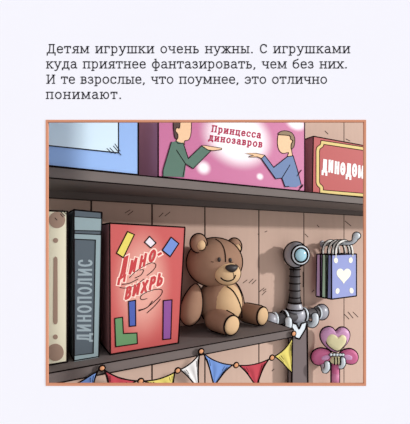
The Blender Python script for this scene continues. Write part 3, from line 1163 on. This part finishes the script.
mb = MB()
mb.tube([W(335.4, 362), W(335.4, 470)], 3.9 * wk, 0, 18)
for sg in (-1, 1):
    mb.tube([W(335.4 + sg * 3.9, 362, -.002), W(335.4 + sg * 3.9, 470, -.002)], .0030, 1, 6)
for y in (372, 396, 420):
    mb.tube([W(335.4, y), W(335.4, y + 9)], 3.97 * wk, 2, 18)
mb.ball(W(335.4, 470), (3.9 * wk,) * 3, 0, 16, 10)
th.part('handle', mb, [mag, INK, mat('wand_light_pink', (206, 124, 160), .5, .3)], label='magenta handle with lighter bands')
hp = smooth([(335.6, 330.4), (340, 326.8), (345.4, 327.2), (349.2, 331.6), (348.8, 338), (344.8, 344.6), (336, 351.4), (328, 347.4), (322.2, 340.6), (320.8, 333.6), (323.6, 328.2), (329, 326.2), (333, 327.6)], 3, True)
mb = MB()
puffy(mb, hp, .022)
ht = th.part('heart', mb, [pinkw, INK], label='glossy pink heart')
hp2 = smooth([(339.4, 336.6), (342.4, 334), (346, 336), (346, 341), (343, 345.4), (338.6, 348.6), (332.4, 345.4), (329.2, 341), (329.6, 336.4), (332.8, 333.8), (336.6, 334.6)], 3, True)
mb = MB()
puffy(mb, [(335.2 + (x - 337.6) * 1.14, 340.2 + (y - 341) * 1.14) for x, y in hp2], .012, dy=-.016, r=.0026)
th.part('inner_heart', mb, [crm, INK], ht, label='cream inner heart')
for (pts, ip) in (([(331, 351.4), (325.4, 348.2), (319, 348), (313.4, 351.6), (311.8, 357.6), (314.6, 363), (320.6, 364.6), (327, 361.8), (331.4, 357.8)], [(329, 353.6), (324, 353.8), (320.8, 356.4), (322.4, 359.2), (327, 358.4), (329.4, 356)]),
                  ([(340.4, 351.6), (345, 348.6), (351, 348), (356, 351.2), (357.6, 356.4), (355.4, 361.4), (350.6, 363), (345, 361.2), (340.4, 357.4)], [(342.4, 353.6), (347, 352.4), (351.2, 354.6), (350.6, 357.8), (346, 358), (342.4, 356)])):
    mb = MB()
    puffy(mb, smooth(pts, 3, True), .015, r=.0032)
    b = th.part('bow_loop', mb, [mag, INK])
    mb = MB()
    puffy(mb, smooth(ip, 3, True), .006, dy=-.0115, r=.0024)
    th.part('bow_hollow', mb, [pinkw, INK], b, label='paler pink inside of the loop')
mb = MB()
mb.ball(W(335.8, 358.6, -.006), (6.2 * wk, .020, 4.6 * wk), 0, 20, 12)
for x in (333.2, 336, 338.8):
    mb.tube([W(x, 354.8, -.0235), W(x, 358.6, -.0275), W(x, 362.4, -.0225)], .0018, 1, 6)
mb.tube([W(x, y, -.006) for x, y in ell(335.8, 358.6, 6.2, 4.6)], .0026, 1, 6, True)
th.part('knot', mb, [crm, INK], label='cream knot of the bow')
mb = MB()
for x in (330, 333, 336, 339, 341.6):
    mb.ball(W(x, 352.6, -.018), (1.5 * wk,) * 3, 0, 12, 8)
    mb.tube([W(a, b, -.019) for a, b in ell(x, 352.6, 1.5, 1.5, 14)], .0014, 1, 6, True)
th.part('beads', mb, [white_s, INK], label='row of white beads under the heart')
# its two-pronged hook
hz2 = wc.z - 12.0 * wk
th = Thing('wall_hook', 'two-pronged white metal wall hook holding the pink wand under its bow', 'hook', (wc.x, WALL, hz2), 'white metal wall hooks')
mb = MB()
mb.box((L(326.6, 364, WD - .03)[0] + .045, WALL - .006, hz2 - .016), (L(342.2, 364, WD - .03)[0] + .045, WALL, hz2 + .014), 0)
th.part('wall_plate', mb, steel)
for px in (326.6, 342.2):
    x = L(px, 364, WD - .03)[0]
    mb = MB()
    prong(mb, x, WALL - .004, WD - .034, hz2, .030, .0105, 1.05, .07 if px < 330 else .02)
    th.part('prong', mb, [white_s, INK])

# ================================================================= BUNTING
GD = FRONT - .007
nodes = [(58, 393), (102, 368), (140.6, 381), (177.6, 370.4), (201, 351.2), (236, 365), (271.8, 357.6), (293.6, 333.6)]
cols = [('blue', (124, 160, 226)), ('red', (204, 80, 92)), ('yellow', (236, 220, 120)), ('white', (244, 242, 240)), ('blue', (116, 152, 222)), ('red', (214, 82, 90)), ('yellow', (236, 220, 118))]
tips = [(92, 396), (110, 400), (174, 396), (198.5, 388), (214, 385.4), (256.4, 386), (292.2, 373)]
sags = [(79, 382.5), (119, 377.6), (160, 378.6), (190.5, 363.4), (217, 361.6), (254, 364.4), (285.5, 348)]
th = Thing('bunting', 'garland of blue, red, yellow and white cloth flags pinned along the lower shelf edge', 'garland', L(180, 375, GD))
ropes = []
for (a, b, s) in zip(nodes, nodes[1:], sags):
    c = (2 * s[0] - (a[0] + b[0]) / 2, 2 * s[1] - (a[1] + b[1]) / 2)
    ropes.append([((1 - k) ** 2 * a[0] + 2 * k * (1 - k) * c[0] + k * k * b[0], (1 - k) ** 2 * a[1] + 2 * k * (1 - k) * c[1] + k * k * b[1]) for k in [i / 12 for i in range(13)]])
mb = MB()
for r in ropes:
    mb.tube([L(x, y, GD) for x, y in r], .0019, 0, 8)
th.part('cord', mb, INK, label='dark cord')
for i, (r, tip, (nm, col)) in enumerate(zip(ropes, tips, cols)):
    mb = MB()
    top = r[1:-1] if i not in (0,) else r[:-1]
    n = len(top)
    rows = 10
    fr, bk, grid = [], [], []
    mid = top[n // 2]
    for j in range(rows + 1):
        k = j / rows
        row = []
        for q, (x, y) in enumerate(top):
            e = (q / (n - 1) - .5) * 2      # -1 .. 1 across the flag
            px = x + (tip[0] - x) * k
            py = y + (tip[1] - y) * k
            pull = .16 * math.sin(PI * k) * abs(e) ** 2
            px += (tip[0] * .5 + mid[0] * .5 - px) * pull
            row.append((px, py, .0042 * math.sin(q / (n - 1) * PI * 4 + i) * (1 - k) * min(1, k * 4)))
        grid.append(row)
    A = [L(x, y, GD - .001 + w) for row in grid for x, y, w in row]
    B = [p + Vector((0, .0012, 0)) for p in A]
    m = n
    fs = [(j * m + q, j * m + q + 1, (j + 1) * m + q + 1, (j + 1) * m + q) for j in range(rows) for q in range(m - 1)]
    N = len(A)
    fs2 = [tuple(N + v for v in f[::-1]) for f in fs]
    mb.add(A + B, fs + fs2, 0, True)
    side1 = [A[j * m] for j in range(rows + 1)]
    side2 = [A[j * m + m - 1] for j in range(rows + 1)]
    mb.tube(side1, .0017, 1, 6)
    mb.tube(side2, .0017, 1, 6)
    # creases running from the knots
    for (q, kk) in ((1, .45), (2, .3), (m - 2, .5), (m - 3, .32)):
        ln = [A[min(int(j), rows) * m + q] + Vector((0, -.0006, 0)) for j in range(1, int(rows * kk) + 1)]
        if len(ln) > 1:
            mb.tube(ln, .0006, 1, 5)
    th.part('flag', mb, [mat('flag_' + nm, tuple(int(v * .92) for v in col), .9, .05), INK], label=nm + ' cloth flag')
btn = mat('button_orange', (212, 148, 104), .6, .3)
for (x, y) in nodes[1:]:
    mb = MB()
    c = L(x, y, GD - .003)
    k = px_m(x, GD)
    r = 2.5 * k
    mb.ball(c, (r * 1.15, .0035, r), 0, 18, 10)
    mb.tube([c + Vector((math.cos(2 * PI * j / 24) * r * 1.15, -.0005, math.sin(2 * PI * j / 24) * r)) for j in range(24)], .0018, 1, 6, True)
    th.part('button', mb, [btn, INK], label='round orange button')

# ================================================================= CAMERA AND LIGHT
cam = bpy.data.cameras.new('camera')
co = bpy.data.objects.new('camera', cam)
COL.objects.link(co)
co.location = EYE
co.rotation_euler = (PI / 2, 0, 0)
cam.sensor_fit = 'AUTO'
cam.sensor_width = 36
cam.lens = F / 424 * 36
cam.shift_x = (205 - CX) / 424
cam.shift_y = (HY - 212) / 424
cam.clip_start = .01
scene.camera = co

w = bpy.data.worlds.new('World')
scene.world = w
w.use_nodes = True
bg = w.node_tree.nodes['Background']
bg.inputs['Strength'].default_value = .83
nt = w.node_tree
# background light shaped to brighten the page: strong in front, dimmer overhead and behind
tc = nt.nodes.new('ShaderNodeTexCoord')
dp = nt.nodes.new('ShaderNodeVectorMath')
dp.operation = 'DOT_PRODUCT'
dp.inputs[1].default_value = (0, -.92, .38)
cr = nt.nodes.new('ShaderNodeValToRGB')
mr = nt.nodes.new('ShaderNodeMapRange')
mr.inputs['From Min'].default_value = -1
mr.inputs['From Max'].default_value = 1
nt.links.new(tc.outputs['Generated'], dp.inputs[0])
nt.links.new(dp.outputs['Value'], mr.inputs['Value'])
nt.links.new(mr.outputs['Result'], cr.inputs['Fac'])
cr.color_ramp.elements[0].position = .35
cr.color_ramp.elements[0].color = (.50, .50, .505, 1)
cr.color_ramp.elements[1].position = .80
cr.color_ramp.elements[1].color = (1.12, 1.12, 1.125, 1)
nt.links.new(cr.outputs['Color'], bg.inputs['Color'])

sun = bpy.data.lights.new('sun', 'SUN')
sun.energy = 2.5
sun.angle = math.radians(3)
so = bpy.data.objects.new('sun', sun)
COL.objects.link(so)
dirv = Vector((.965, -.185, .25)).normalized()
so.rotation_euler = dirv.to_track_quat('Z', 'Y').to_euler()
so.location = (2, -.3, .8)

scene.view_settings.view_transform = 'Standard'
scene.view_settings.look = 'None'
scene.view_settings.gamma = 1
scene.view_settings.exposure = 0.0
scene.view_settings.use_curve_mapping = False
